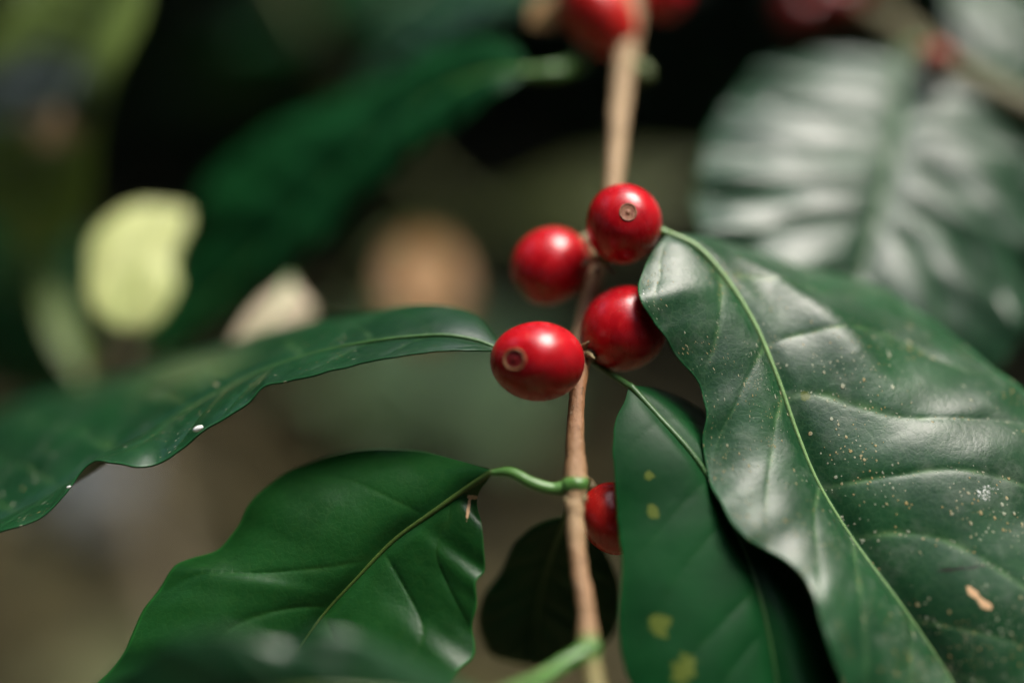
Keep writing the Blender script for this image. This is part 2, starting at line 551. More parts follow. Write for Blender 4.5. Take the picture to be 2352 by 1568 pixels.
# ------------------------------------------------------------------ cherry builder
def cherry(center, r, axis, label, group, mat=None, ring=True, ring_mat=None, ring_r=.0018, stalk=None, yaw=0.0, seed=0):
    """r = (width, thickness, length) half sizes; axis points to the flower scar."""
    t = empty("coffee_cherry", center, label, "coffee cherry", group)
    mat = mat or M_cherry
    z = Vector(axis).normalized()
    x = z.cross(UPV).normalized()
    x = (Matrix.Rotation(yaw, 3, z) @ x).normalized()
    y = z.cross(x)
    nth, nph = 56, 72
    rr = max(ring_r / max(r[0], r[1]), .05)
    th0 = math.asin(min(.9, rr))
    verts, faces = [], []

    def pt(th, phi, push=0.0):
        s, c = math.sin(th), math.cos(th)
        zz = (abs(c) ** 1.0) * (1 if c > 0 else -1)
        if c > .86: zz = c - .22 * (c - .86)
        if c < -.9: zz = c + .35 * (-.9 - c)
        if ring and th < th0 * 1.05:
            zz -= .035 * (1 - (th / (th0 * 1.05)) ** 2)
        lob = 1 + .012 * math.cos(2 * phi) + .012 * math.sin(phi + seed) + .010 * math.sin(3 * phi + seed * 2) * s
        return center + x * (r[0] * s * math.cos(phi) * lob + push * s * math.cos(phi)) + y * (r[1] * s * math.sin(phi) * lob + push * s * math.sin(phi)) + z * (r[2] * zz + push * c)
    for i in range(nth + 1):
        th = math.pi * (.5 - .5 * math.cos(math.pi * (.5 + .5 * i / nth) )) if False else math.pi * i / nth
        for j in range(nph):
            verts.append(pt(max(1e-3, min(math.pi - 1e-3, th)), 2 * math.pi * j / nph))
    for i in range(nth):
        for j in range(nph):
            j2 = (j + 1) % nph
            faces.append((i * nph + j, (i + 1) * nph + j, (i + 1) * nph + j2, i * nph + j2))
    # mesh local axes follow the fruit so that streaks run from stalk to scar
    sk = link_mesh("skin", verts, faces, mat, t)
    if ring:
        path_n, seg = 72, 10
        v, f = [], []
        for j in range(path_n):
            phi = 2 * math.pi * j / path_n
            wob = 1 + .05 * mnoise.noise(Vector((math.cos(phi) * 2, math.sin(phi) * 2, seed)))
            wd = .00019 * (1 + .45 * mnoise.noise(Vector((math.cos(phi) * 3, math.sin(phi) * 3, seed + 5))))
            for s_ in range(seg):
                a = 2 * math.pi * s_ / seg
                th = th0 * wob + wd / r[0] * math.cos(a)
                v.append(pt(th, phi, .00001 + .00011 * math.sin(a)))
        for j in range(path_n):
            for s_ in range(seg):
                j2, s2 = (j + 1) % path_n, (s_ + 1) % seg
                f.append((j * seg + s_, j2 * seg + s_, j2 * seg + s2, j * seg + s2))
        link_mesh("calyx_ring", v, f, ring_mat or M_ring, t)
        v, f = [], []
        prof = [(.02, .00022), (.16, .00020), (.30, .00002), (.55, -.00002 + .00006), (.80, .00005), (.97, .00002)]
        for a, ps in prof:
            for j in range(40):
                v.append(pt(th0 * a, 2 * math.pi * j / 40, ps))
        for i in range(len(prof) - 1):
            for j in range(40):
                j2 = (j + 1) % 40
                f.append((i * 40 + j, (i + 1) * 40 + j, (i + 1) * 40 + j2, i * 40 + j2))
        f.append(tuple(range(40)))
        link_mesh("calyx_disc", v, f, M_disc if ring_mat is None else ring_mat, t)
    if stalk:
        pts = [center - z * r[2] * .93, center - z * (r[2] + .0015)] + [P(*q) for q in stalk]
        path = spline(pts, 20)
        v, f = tube_mesh(path, radii_along(20, [(0, .0011), (.3, .0008), (1, .0011)]), 10, wob=.1)
        link_mesh("stalk", v, f, M_stalk, t)
    return t


MMPX = 0.0697e-3      # metres per picture unit in the focus plane

# ------------------------------------------------------------------ ground
def ground():
    xs = np.concatenate([np.linspace(-30, -2.2, 14), np.linspace(-2, 2, 90), np.linspace(2.2, 30, 14)])
    ys = np.concatenate([np.linspace(-10, .2, 8), np.linspace(.4, 3.6, 80), np.linspace(3.9, 60, 18)])
    v = [(x, y, .025 * mnoise.noise(Vector((x * 3, y * 3, 0))) + .012 * mnoise.noise(Vector((x * 11, y * 11, 4))) - .02) for y in ys for x in xs]
    nx = len(xs)
    f = [(j * nx + i, j * nx + i + 1, (j + 1) * nx + i + 1, (j + 1) * nx + i) for j in range(len(ys) - 1) for i in range(nx - 1)]
    k = NT("soil")
    co = k.coord()
    c = k.mix(k.smooth(k.noise(co, 6, 4), .40, .60), (.016, .016, .005), (.125, .108, .038))
    c = k.mix(k.math('MULTIPLY', k.smooth(k.noise(co, 2.3, 3), .5, .68), .7), c, (.09, .12, .05))
    c = k.mix(k.smooth(k.noise(co, 40, 4), .55, .75), c, (.22, .18, .12))
    k.link(c, k.b.inputs["Base Color"])
    k.b.inputs["Roughness"].default_value = .9
    k.link(k.bump(k.noise(co, 60, 6), .01), k.b.inputs["Normal"])
    o = link_mesh("ground", v, f, k.m)
    tag(o, "brown forest soil far below the branch", "ground", kind="structure")


ground()


# ------------------------------------------------------------------ loose masses of foliage
def scatter(name, pts, normals, sizes, mat, label, cat, curl=.25):
    n = len(pts)
    st = np.array([[0, 0, 0], [-.5, .32, .0], [0, .35, -.09], [.5, .32, 0], [-.42, .7, .0], [0, .7, -.07], [.42, .7, 0], [0, 1.0, -.16]])
    st[:, 0] *= .42
    st[:, 2] += -curl * (st[:, 1] - .3) ** 2
    fc = np.array([[0, 2, 1, 1], [0, 3, 2, 2], [1, 2, 5, 4], [2, 3, 6, 5], [4, 5, 7, 7], [5, 6, 7, 7]])
    V = np.zeros((n, 8, 3))
    for i in range(n):
        nz = np.array(normals[i], float)
        nz /= np.linalg.norm(nz)
        a = rng.normal(size=3)
        a -= nz * a.dot(nz)
        a /= np.linalg.norm(a)
        b = np.cross(a, nz)
        V[i] = np.array(pts[i]) + sizes[i] * (st[:, :1] * b + st[:, 1:2] * a + st[:, 2:] * nz)
    faces = []
    for i in range(n):
        for q in fc:
            q = [int(x) + 8 * i for x in q]
            faces.append(tuple(q[:3]) if q[2] == q[3] else tuple(q))
    o = link_mesh(name, [tuple(p) for p in V.reshape(-1, 3)], faces, mat)
    return tag(o, label, cat, kind="stuff")


M_under = plain_material("undergrowth_leaf", (.018, .050, .018), (.045, .09, .022), 40, .45, 0, .3, island=True)
M_litter = plain_material("litter_leaf", (.018, .017, .006), (.12, .098, .040), 60, .7, 0, .3, island=True)

# leaf litter lying on the soil
n = 2600
pts = np.stack([rng.uniform(-1.3, 1.3, n), .5 + 2.6 * rng.random(n) ** .9, rng.uniform(-.01, .02, n)], 1)
scatter("leaf_litter", pts, np.stack([rng.normal(0, .45, n), rng.normal(0, .45, n), np.ones(n)], 1), rng.uniform(.04, .12, n), M_litter,
        "dry brown leaf litter covering the soil", "leaf litter", curl=-.5)

# dark shrubs rising behind the branch
n = 6500
u = rng.random(n)
yy = 1.5 + 1.6 * rng.random(n)
xx = rng.uniform(-2.2, 2.2, n)
zz = .02 + 1.0 * rng.random(n) ** .8
yy += .2 + .12 * np.sin(xx * 4)
keep = yy > 0
pts = np.stack([xx, yy, zz], 1)[keep]
scatter("undergrowth", pts, np.stack([rng.normal(0, .5, len(pts)), -.5 + rng.normal(0, .5, len(pts)), np.abs(rng.normal(.6, .4, len(pts)))], 1),
        rng.uniform(.09, .20, len(pts)), M_under, "mass of dark shrub leaves filling the shade behind the branch", "undergrowth")

# low leaf roof added out of view to keep the shrubs behind dark
n = 4200
xx, yy = rng.uniform(-2.6, 2.6, n), rng.uniform(1.25, 3.6, n)
zz = .95 + .22 * rng.random(n) + .10 * np.sin(xx * 3)
pts = np.stack([xx, yy, zz], 1)
scatter("added_overhang", pts, np.stack([rng.normal(0, .3, n), rng.normal(-.2, .3, n), np.ones(n)], 1), rng.uniform(.14, .26, n), M_under,
        "unseen low leaf roof added to shade the shrubs behind", "added_shrubs")

# leaf roof added out of view to block sky, openings shaped for the light
n = 19000
xx, yy = rng.uniform(-5.5, 5.5, n), rng.uniform(-5, 6.2, n)
low = (yy < 3.2) | (xx > .9 + .1 * yy)
xx, yy = xx[low], yy[low]
n = len(xx)
zz = 2.05 + .45 * rng.random(n)
hole = ((xx - .34 - .40 * np.maximum(0, .3 - yy)) / .92) ** 2 + ((yy - .62) / 1.85) ** 2
ang = np.arctan2(yy, xx)
keep = hole > (1 + .14 * np.sin(ang * 5 + 1) + .10 * np.sin(ang * 9)) ** 2
keep &= ((xx + 1.9) / .9) ** 2 + ((yy - 1.2) / 1.0) ** 2 > 1 + .2 * np.sin(ang * 17)
pts = np.stack([xx, yy, zz], 1)[keep]
n = len(pts)
scatter("unseen_canopy", pts, np.stack([rng.normal(0, .3, n), rng.normal(0, .3, n), np.ones(n)], 1), rng.uniform(.25, .50, n), M_under,
        "unseen leaf roof added to block the sky, two openings shaped for the light", "canopy")
# ring of unseen shrubs added around the camera to block low sky
n = 7000
ang = rng.uniform(math.radians(115), math.radians(425), n)
rad_ = 2.3 + 1.2 * rng.random(n)
pts = np.stack([rad_ * np.cos(ang), .2 + rad_ * np.sin(ang), 2.2 * rng.random(n)], 1)
scatter("added_shrubs", pts, np.stack([-np.cos(ang) + rng.normal(0, .5, n), -np.sin(ang) + rng.normal(0, .5, n), np.abs(rng.normal(.5, .4, n))], 1),
        rng.uniform(.16, .32, n), M_under, "unseen ring of shrubs added to block the low sky", "added_shrubs")

# ------------------------------------------------------------------ things far behind
def single_leaf_thing(name, label, cat, mid, left, right, mat, ribm, **kw):
    t = empty(name, P(*mid[0]), label, cat, kw.pop("group", None))
    lf = leaf(t, mid, left, right, mat, ribm, name=kw.pop("part", "blade"), nu=60, nt=16, **kw)
    return t


seed = empty("seedling", on_ground(780, 1250), "withered seedling behind the long leaf with one orange and one beige dry leaf", "seedling")
v, f = tube_mesh(spline([on_ground(780, 1250, -.02), P(800, 1000, 420), P(800, 800, 190), P(815, 640, 165)], 40), radii_along(40, [(0, .003), (1, .0011)]), 12, wob=.1)
link_mesh("stem", v, f, M_bark_dull, seed, attrs={"age": [.3] * len(v), "green": [.2] * len(v)})
leaf(seed, [(969, 548, 240), (974, 648, 196), (975, 788, 190)],
     [(969, 548, 240), (902, 588, 198), (878, 668, 192), (910, 748, 188), (975, 788, 190)],
     [(969, 548, 240), (1044, 593, 202), (1070, 668, 196), (1040, 748, 192), (975, 788, 190)], M_leaf_dry, M_rib_pale,
     "rounded orange tan dry leaf glowing as a soft disc", nu=60, nt=16, bulge=(2, 2), quilt=.8, rib_r=.0006, thick=.0004, nveins=6,
     petiole=([(815, 640, 165), (880, 560, 166)], .0007), pet_mat=M_rib_olive)
leaf(seed, [(665, 640, 66), (630, 720, 60), (505, 835, 54)],
     [(665, 640, 66), (575, 715, 60), (505, 835, 54)],
     [(665, 640, 66), (720, 720, 64), (655, 780, 60), (505, 835, 54)], M_leaf_beige, M_rib_pale, "pale beige pointed dry leaf", nu=60, nt=16, rib_r=.0006, thick=.0004,
     nveins=6, bulge=(1, 1), petiole=([(802, 780, 185), (740, 650, 110)], .0007), pet_mat=M_rib_olive)

# pale sapling trunk
t = empty("sapling", on_ground(430, 1500), "slim pale brown sapling stem blurred behind the lower left leaf", "sapling")
path = spline([P(300, 700, 620), P(310, 900, 620), P(335, 1120, 620), P(375, 1300, 610), P(430, 1500, 600), on_ground(470, 1640, -.03)], 60)
v, f = tube_mesh(path, radii_along(60, [(0, .004), (.4, .0075), (.75, .0105), (1, .014)]), 16, wob=.08)
o = link_mesh("trunk", v, f, M_bark_dull, t, attrs={"age": [.8] * len(v), "green": [0] * len(v)})

# grey stone on the soil
def stone(c, r, label):
    v, f = [], []
    for i in range(25):
        th = math.pi * i / 24
        for j in range(36):
            ph = 2 * math.pi * j / 36
            d = Vector((math.sin(th) * math.cos(ph), math.sin(th) * math.sin(ph), math.cos(th)))
            k = 1 + .25 * mnoise.noise(d * 1.6 + c) + .06 * mnoise.noise(d * 6)
            v.append(c + Vector((d.x * r[0], d.y * r[1], d.z * r[2])) * k)
    for i in range(24):
        for j in range(36):
            j2 = (j + 1) % 36
            f.append((i * 36 + j, (i + 1) * 36 + j, (i + 1) * 36 + j2, i * 36 + j2))
    tag(link_mesh("stone", v, f, M_stone), label, "stone")


M_stone = plain_material("stone_grey", (.16, .18, .18), (.30, .33, .33), 30, .75, .002)
stone(on_ground(215, 1120), (.06, .05, .045), "grey stone lying on the soil below the long left leaf")

# low green weed on the soil
t = empty("weed", on_ground(1010, 960), "soft pale green weed growing on the soil beneath the front cherry", "weed")
gw = on_ground(1010, 960)
for a, ln, el in ((.3, .16, .5), (1.6, .15, .7), (2.9, .17, .4), (4.1, .14, .6), (5.3, .16, .5), (3.5, .15, 1.0)):
    d = Vector((math.cos(a) * math.cos(el), math.sin(a) * math.cos(el), math.sin(el)))
    s = Vector((-math.sin(a), math.cos(a), 0))
    b0 = gw + Vector((0, 0, .01)) + d * .015
    tip = b0 + d * ln - Vector((0, 0, ln * .35))
    m1 = b0 + d * ln * .5
    leaf(t, [b0, m1, tip], [b0, m1 + s * .045, tip], [b0, m1 - s * .045, tip], M_leaf_weed, M_rib, nu=24, nt=6, rib_r=.0006, nveins=5, thick=.0004, rib=False)
v, f = tube_mesh(spline([gw - Vector((0, 0, .04)), gw + Vector((0, 0, .02))], 6), [.003] * 6, 8)
link_mesh("stem", v, f, M_rib, t)

# ---- shrub at the far left, with a leaf painted pale as if sunlit
left_shrub = empty("young_shrub", on_ground(120, 1300), "young shrub at the dark left edge with one leaf painted bright as if sunlit", "shrub")
path = spline([on_ground(120, 1350, -.03), P(95, 1000, 230), P(60, 700, 190), P(30, 400, 160), P(40, 100, 150), P(60, -150, 150)], 60)
v, f = tube_mesh(path, radii_along(60, [(0, .006), (1, .0025)]), 12, wob=.1)
link_mesh("stem", v, f, M_bark_dull, left_shrub, attrs={"age": [.3] * len(v), "green": [.5] * len(v)})
leaf(left_shrub, [(270, 753, 64), (303, 637, 68), (341, 549, 72), (397, 474, 77)],
     [(270, 753, 64), (213, 709, 64), (201, 637, 67), (215, 544, 71), (303, 474, 75), (397, 474, 77)],
     [(270, 753, 64), (341, 753, 65), (406, 665, 69), (399, 601, 72), (430, 522, 76), (430, 485, 78), (397, 474, 77)],
     M_leaf_sunlit, M_rib_pale, "out of focus leaf painted pale yellow as if sunlit", nu=70, nt=20, rib_r=.0003, bulge=(1.2, 1.2), quilt=.2, nveins=6,
     petiole=([(95, 1000, 230), (190, 880, 110)], .0009), pet_mat=M_rib)
leaf(left_shrub, [(95, 590, 120), (120, 690, 108), (160, 800, 100), (205, 905, 96)],
     [(95, 590, 120), (88, 690, 106), (125, 800, 98), (205, 905, 96)],
     [(95, 590, 120), (150, 670, 112), (190, 790, 104), (205, 905, 96)],
     M_leaf_moss, M_rib, "narrow olive leaf hanging under the yellow one", nu=50, nt=12, rib_r=.0008, nveins=7)
leaf(left_shrub, [(330, -160, 90), (240, 60, 95), (110, 300, 110), (20, 560, 130)],
     [(330, -160, 90), (100, -40, 120), (-60, 150, 140), (-80, 400, 150), (20, 560, 130)],
     [(330, -160, 90), (330, 20, 85), (255, 190, 85), (220, 330, 92), (205, 480, 105), (130, 570, 118), (20, 560, 130)],
     M_leaf_olive, M_rib, "large mottled olive leaf with an ochre patch at the top corner", nu=90, nt=24, rib_r=.0012, nveins=9, bulge=(3, 4), quilt=1.2,
     marks=(("tan", 120, 290, 80, 50, 20), ("yellow", 60, 390, 90, 60, 0), ("dark", 190, 250, 45, 40, 40), ("grey", 60, 200, 130, 70, -20)))

leaf(left_shrub, [(20, 470, 190), (60, 620, 185), (110, 760, 185), (170, 930, 190)],  # dark leaf added to cover the lit ground at this edge
     [(20, 470, 190), (-120, 560, 200), (-140, 740, 200), (-20, 900, 195), (170, 930, 190)],
     [(20, 470, 190), (170, 520, 180), (235, 660, 180), (250, 820, 185), (170, 930, 190)],
     M_leaf_dark, M_rib_dark, "dark leaf added at the left edge to darken the gap behind the narrow olive one", nu=60, nt=16, rib_r=.0008, nveins=8, bulge=(3, 3), quilt=.8)

# ---- dim branch far behind, across the dark gap
dim = empty("coffee_branch", P(600, -100, 330), "dim coffee branch far behind in the dark gap at the top", "coffee branch", "coffee branches")
v, f = tube_mesh(spline([P(520, -300, 330), P(700, 40, 340), P(900, 330, 370), P(1120, 520, 400), P(1500, 620, 430)], 50), radii_along(50, [(0, .004), (1, .002)]), 12, wob=.1)
link_mesh("stem", v, f, M_bark_dull, dim, attrs={"age": [.2] * len(v), "green": [.3] * len(v)})
for (x0, y0, x1, y1, w, d, m) in ((1100, 510, 1680, 400, 75, 400, M_leaf_dim), (1110, 530, 780, 620, 70, 395, M_leaf_dim), (720, 60, 420, 230, 80, 330, M_leaf_under), (700, 40, 980, -120, 80, 345, M_leaf_under)):
    L_ = math.hypot(x1 - x0, y1 - y0)
    nx, ny = -(y1 - y0) / L_ * w, (x1 - x0) / L_ * w
    mx, my = (x0 + x1) / 2, (y0 + y1) / 2 + 14
    leaf(dim, [(x0, y0, d), (mx, my, d - 14), (x1, y1, d - 6)], [(x0, y0, d), (mx + nx, my + ny, d - 30), (x1, y1, d - 6)],
         [(x0, y0, d), (mx - nx, my - ny, d + 14), (x1, y1, d - 6)], m, M_rib_dark, nu=50, nt=14, rib_r=.0009, nveins=7, bulge=(4, 4), quilt=1.0)

# ---- branch behind on the right: big pale-sheened leaf, olive twig, small far cherries
back = empty("coffee_branch", P(2350, 260, 120), "blurred coffee branch behind on the right with a big shiny leaf", "coffee branch", "coffee branches")
path = spline([P(1840, -90, 155), P(1960, -10, 146), P(2060, 65, 112), P(2160, 145, 84), P(2300, 225, 76), P(2480, 300, 72)], 60)
v, f = tube_mesh(path, radii_along(60, [(0, .0018), (.5, .0030), (1, .0034)]), 14, wob=.1)
link_mesh("stem", v, f, M_bark_dull, back, attrs={"age": [.4] * len(v), "green": [.12] * len(v)})
leaf(back, [(2066, 125, 88), (2068, 220, 76), (2055, 330, 64), (2030, 450, 54), (1995, 570, 46), (1960, 690, 40), (1930, 830, 36)],
     [(2066, 125, 88), (1900, 130, 88), (1765, 155, 84), (1680, 235, 74), (1622, 330, 62), (1598, 450, 50), (1608, 560, 41), (1700, 690, 34), (1930, 830, 36)],
     [(2066, 125, 88), (2220, 130, 94), (2380, 210, 94), (2475, 390, 80), (2455, 560, 67), (2385, 690, 56), (2325, 805, 47), (2240, 880, 42), (1930, 830, 36)],
     M_leaf_satin, M_rib_dark, "large blurred leaf with pale sky sheen and ribbed surface", nu=170, nt=50, bulge=(2.0, 4.0), quilt=2.3, wave=1.7, nveins=9, lean=(.10, .22),
     rib_r=.0011, petiole=([(2160, 145, 84), (2115, 112, 86)], .0014))
leaf(back, [(2180, -40, 118), (2260, 40, 112), (2340, 120, 108), (2440, 240, 106)],
     [(2180, -40, 118), (2190, 60, 104), (2260, 130, 98), (2360, 230, 98), (2440, 240, 106)],
     [(2180, -40, 118), (2300, -60, 130), (2420, 30, 125), (2470, 160, 115), (2440, 240, 106)],
     M_leaf_satin, M_rib, "dark teal leaf in the top right corner", nu=70, nt=22, bulge=(2, 2), quilt=1.2, nveins=7)
cherry(P(2148, 140, 74), (.0040, .0036, .0045), (-.3, -.8, .5), "small dull pink cherry on the blurred olive twig behind", "coffee cherries", M_cherry_pink, ring=False, stalk=[(2150, 142, 84)], seed=3)
cherry(P(1925, -5, 139), (.0062, .0055, .0068), (-.5, -.8, -.2), "dark brownish red cherry at the top edge above the big shiny leaf", "coffee cherries", M_cherry_dull, ring=False, stalk=[(1960, -10, 146)], seed=4)
cherry(P(1845, 20, 145), (.0058, .0052, .0062), (-.5, -.8, -.4), "deepest brown shrivelled cherry beside the top edge twig", "coffee cherries", M_cherry_dull, ring=False, stalk=[(1900, -45, 150)], seed=5)

# ------------------------------------------------------------------ the main branch
branch = empty("coffee_branch", P(1440, 40, 60), "sharp coffee branch with brown stem and dark green leaves through the middle", "coffee branch", "coffee branches")
SC = [(1462, -160, 80), (1452, -20, 62), (1440, 110, 48), (1424, 250, 36), (1410, 420, 25), (1398, 520, 21), (1370, 620, 18), (1345, 720, 15), (1333, 790, 10),
      (1331, 850, 4), (1324, 930, 0), (1321, 1020, -4), (1322, 1110, -7), (1320, 1180, -9), (1330, 1300, -13), (1346, 1400, -17), (1352, 1485, -20), (1366, 1570, -23), (1385, 1700, -28)]
NS = 420
path = spline([P(*q) for q in SC], NS)
py = [pix(p)[1] for p in path]
kn = [(-160, 27), (110, 26), (170, 24), (300, 23), (420, 22), (500, 22), (560, 25), (600, 22), (680, 22), (740, 21), (800, 27), (840, 22), (880, 18), (960, 19), (1040, 22), (1090, 27), (1105, 30),
      (1120, 27), (1150, 22), (1165, 24), (1185, 20), (1215, 22), (1300, 20), (1420, 20), (1470, 26), (1490, 30), (1510, 24), (1700, 22)]
rad = []
for p, y in zip(path, py):
    D = (p - CAMP).dot(FWD)
    rad.append(float(np.interp(y, [k[0] for k in kn], [k[1] for k in kn])) * KPX * D)
v, f = tube_mesh(path, rad, 28, wob=.11)
yv = np.repeat(np.array(py), 28)
age = np.clip(np.interp(yv, [300, 560, 780, 880, 1000, 1100, 1160, 1300, 1480], [1, 1, .9, .05, .3, .5, .85, .55, .5]), 0, 1)
link_mesh("stem", v, f, M_bark, branch, attrs={"age": age, "green": np.clip(np.interp(yv, [1450, 1480, 1500, 1530, 1700], [0, .8, .9, .35, .4]), 0, 1)})


def node(x, y, d, rx, ry, mat=None):
    c = P(x, y, d)
    v, f = [], []
    for i in range(21):
        th = math.pi * i / 20
        for j in range(32):
            ph = 2 * math.pi * j / 32
            q = RIGHT * math.sin(th) * math.cos(ph) * rx * MMPX + FWD * math.sin(th) * math.sin(ph) * rx * MMPX + UPV * math.copysign(abs(math.cos(th)) ** .6, math.cos(th)) * ry * MMPX
            v.append(c + q * (1 + .10 * mnoise.noise(q * 700 + c)))
    for i in range(20):
        for j in range(32):
            j2 = (j + 1) % 32
            f.append((i * 32 + j, (i + 1) * 32 + j, (i + 1) * 32 + j2, i * 32 + j2))
    link_mesh("node", v, f, mat or M_petiole, branch)


node(1322, 1112, -7.2, 31, 21)
node(1352, 1490, -20.5, 28, 22)
node(1341, 806, 8.5, 24, 17, M_stalk)
node(1378, 592, 18.5, 30, 20, M_stalk)
# small spur beside the upper stem
v, f = tube_mesh(spline([P(1445, 150, 44), P(1475, 165, 42), P(1490, 185, 41)], 12), [.0014, .0014, .0015, .0016, .0017, .0018, .0018, .0018, .0017, .0015, .0011, .0005], 12, wob=.1)
link_mesh("bud", v, f, M_bark_dull, branch, attrs={"age": [.4] * len(v), "green": [.45] * len(v)})

# dried bracts left at the two fruiting nodes
for k, (x, y, d, dx, dy, dd) in enumerate(((1338, 800, 4.5, 14, -16, -2), (1350, 812, 4.5, 16, 12, -2), (1332, 818, 4, -12, 14, -1), (1352, 598, 13.5, -16, 12, -2), (1400, 612, 13.5, 14, 18, -2), (1372, 618, 12.5, -4, 20, -1), (1303, 1140, -8, -6, 16, -1), (1338, 1138, -8, 10, 16, -1))):
    v, f = tube_mesh(spline([P(x, y, d), P(x + dx * .5, y + dy * .5, d + dd * .7), P(x + dx, y + dy, d + dd)], 8), radii_along(8, [(0, .00055), (.5, .0005), (1, .00012)]), 8, wob=.25, seed=k)
    link_mesh("bract", v, f, M_stalk, branch)

# leaf on the right, spotted, in focus
leaf(branch,
     [(1535, 537, 10), (1600, 566, 9), (1680, 652, 7), (1740, 750, 5), (1790, 870, 2.5), (1832, 990, .5), (1880, 1105, -1.5), (1960, 1235, -4), (2060, 1370, -7), (2130, 1470, -8.5), (2195, 1570, -10), (2290, 1720, -12)],
     [(1535, 537, 10), (1492, 590, 6), (1470, 650, 2), (1467, 692, 0), (1498, 740, 0), (1555, 815, 0), (1602, 880, 0), (1618, 940, -1), (1616, 1010, -2.5), (1626, 1085, -4.5), (1650, 1155, -7.5), (1705, 1228, -11),
      (1785, 1275, -12), (1850, 1335, -14), (1890, 1430, -18), (1920, 1530, -19), (1990, 1650, -18), (2290, 1720, -12)],
     [(1535, 537, 10), (1640, 548, 20), (1750, 585, 27), (1860, 617, 28), (1980, 648, 27), (2090, 700, 25), (2180, 768, 21), (2265, 835, 17), (2352, 893, 13), (2440, 1000, 9), (2520, 1180, 4), (2550, 1380, -3), (2500, 1560, -8), (2290, 1720, -12)],
     M_leaf_spotted, M_rib_pale, "large sharp dark green leaf sprinkled with pale specks, sky sheen on its right half", nu=260, nt=70, nveins=8, lean=(.17, .24),
     bulge=(1.2, 4.6), quilt=(.3, .45), ridge=(1.9, .40, .15, .10, .50), wave=.35, rib_r=.00055, petiole=([(1385, 585, 14), (1450, 560, 16), (1510, 532, 11)], .0011), vein_w=.00055, seed=2,
     marks=(("tan", 2242, 1366, 30, 8, 44), ("tan", 2262, 1390, 16, 10, 30), ("white", 2265, 1132, 38, 30, 20), ("dark", 2210, 1305, 75, 4, -6),
            ("white", 1478, 672, 7, 14, 0), ("yellow", 1745, 1390, 10, 14, 0), ("yellow", 1850, 910, 14, 16, 0)))

# leaf behind it, lower
leaf(branch,
     [(1445, 885, 1.5), (1520, 960, -1), (1600, 1050, -3.5), (1660, 1150, -5), (1720, 1280, -7.5), (1760, 1420, -10.5), (1790, 1600, -14), (1800, 1760, -18)],
     [(1445, 885, 1.5), (1436, 920, 0), (1414, 965, -2), (1408, 1020, -4), (1412, 1100, -6), (1418, 1190, -7.5), (1428, 1290, -10), (1422, 1390, -12), (1424, 1470, -13.5), (1445, 1560, -15), (1540, 1720, -18), (1800, 1760, -18)],
     [(1445, 885, 1.5), (1510, 895, 5), (1580, 925, 8), (1640, 970, 10), (1740, 1060, 8), (1820, 1200, 3), (1880, 1340, -3), (1920, 1480, -8), (1920, 1620, -13), (1800, 1760, -18)],
     M_leaf_under, M_rib_dark, "shaded green leaf with yellow spots tucked under the speckled leaf", nu=160, nt=44, nveins=7, lean=.14, bulge=(1.6, 1.5), quilt=.25, rib_r=.0006, seed=5,
     petiole=([(1340, 812, 8), (1372, 836, 8), (1412, 864, 5)], .0006), pet_mat=M_rib_dark,
     marks=(("yellow", 1500, 1175, 17, 19, 0), ("yellow", 1515, 1435, 28, 34, -20), ("yellow", 1570, 1540, 30, 45, 20), ("yellow", 1490, 1090, 12, 14, 0)))

# long leaf on the left seen nearly edge-on
leaf(branch,
     [(1150, 806, 2), (1100, 784, 3), (1030, 770, 3.5), (960, 771, 4), (880, 778, 4.5), (780, 794, 6), (690, 815, 8), (590, 850, 9), (480, 905, 10), (350, 985, 10), (220, 1070, 9), (60, 1165, 9), (-120, 1250, 10), (-260, 1330, 12)],
     [(1150, 806, 2), (1090, 806, -1), (1030, 804, -2), (960, 812, -2), (880, 826, -2), (780, 845, -1.5), (700, 867, -1), (650, 880, 0), (605, 888, 0), (570, 925, -.5), (515, 958, -1), (465, 997, -1), (415, 1036, -1), (365, 1062, -1),
      (310, 1071, -2), (258, 1064, -1), (215, 1062, 1), (180, 1090, 1), (150, 1130, 0), (110, 1175, -1), (60, 1206, -2), (0, 1222, -2), (-90, 1250, 0), (-260, 1330, 12)],
     [(1150, 806, 2), (1132, 768, 6), (1095, 728, 10), (1040, 706, 13), (980, 700, 15), (900, 706, 19), (820, 722, 26), (720, 738, 34), (620, 762, 44), (520, 795, 54), (400, 830, 62), (280, 865, 70), (150, 895, 76), (0, 940, 76), (-120, 1040, 60), (-260, 1330, 12)],
     M_leaf, M_rib_dark, "long arching leaf reaching to the left edge, its wavy near rim sharp", nu=240, nt=60, nveins=10, lean=.10, bulge=(.5, 3.5), quilt=.5, wave=.2, rib_r=.0004, seed=9,
     petiole=([(1332, 805, 9), (1260, 830, 14), (1190, 820, 8)], .0011))

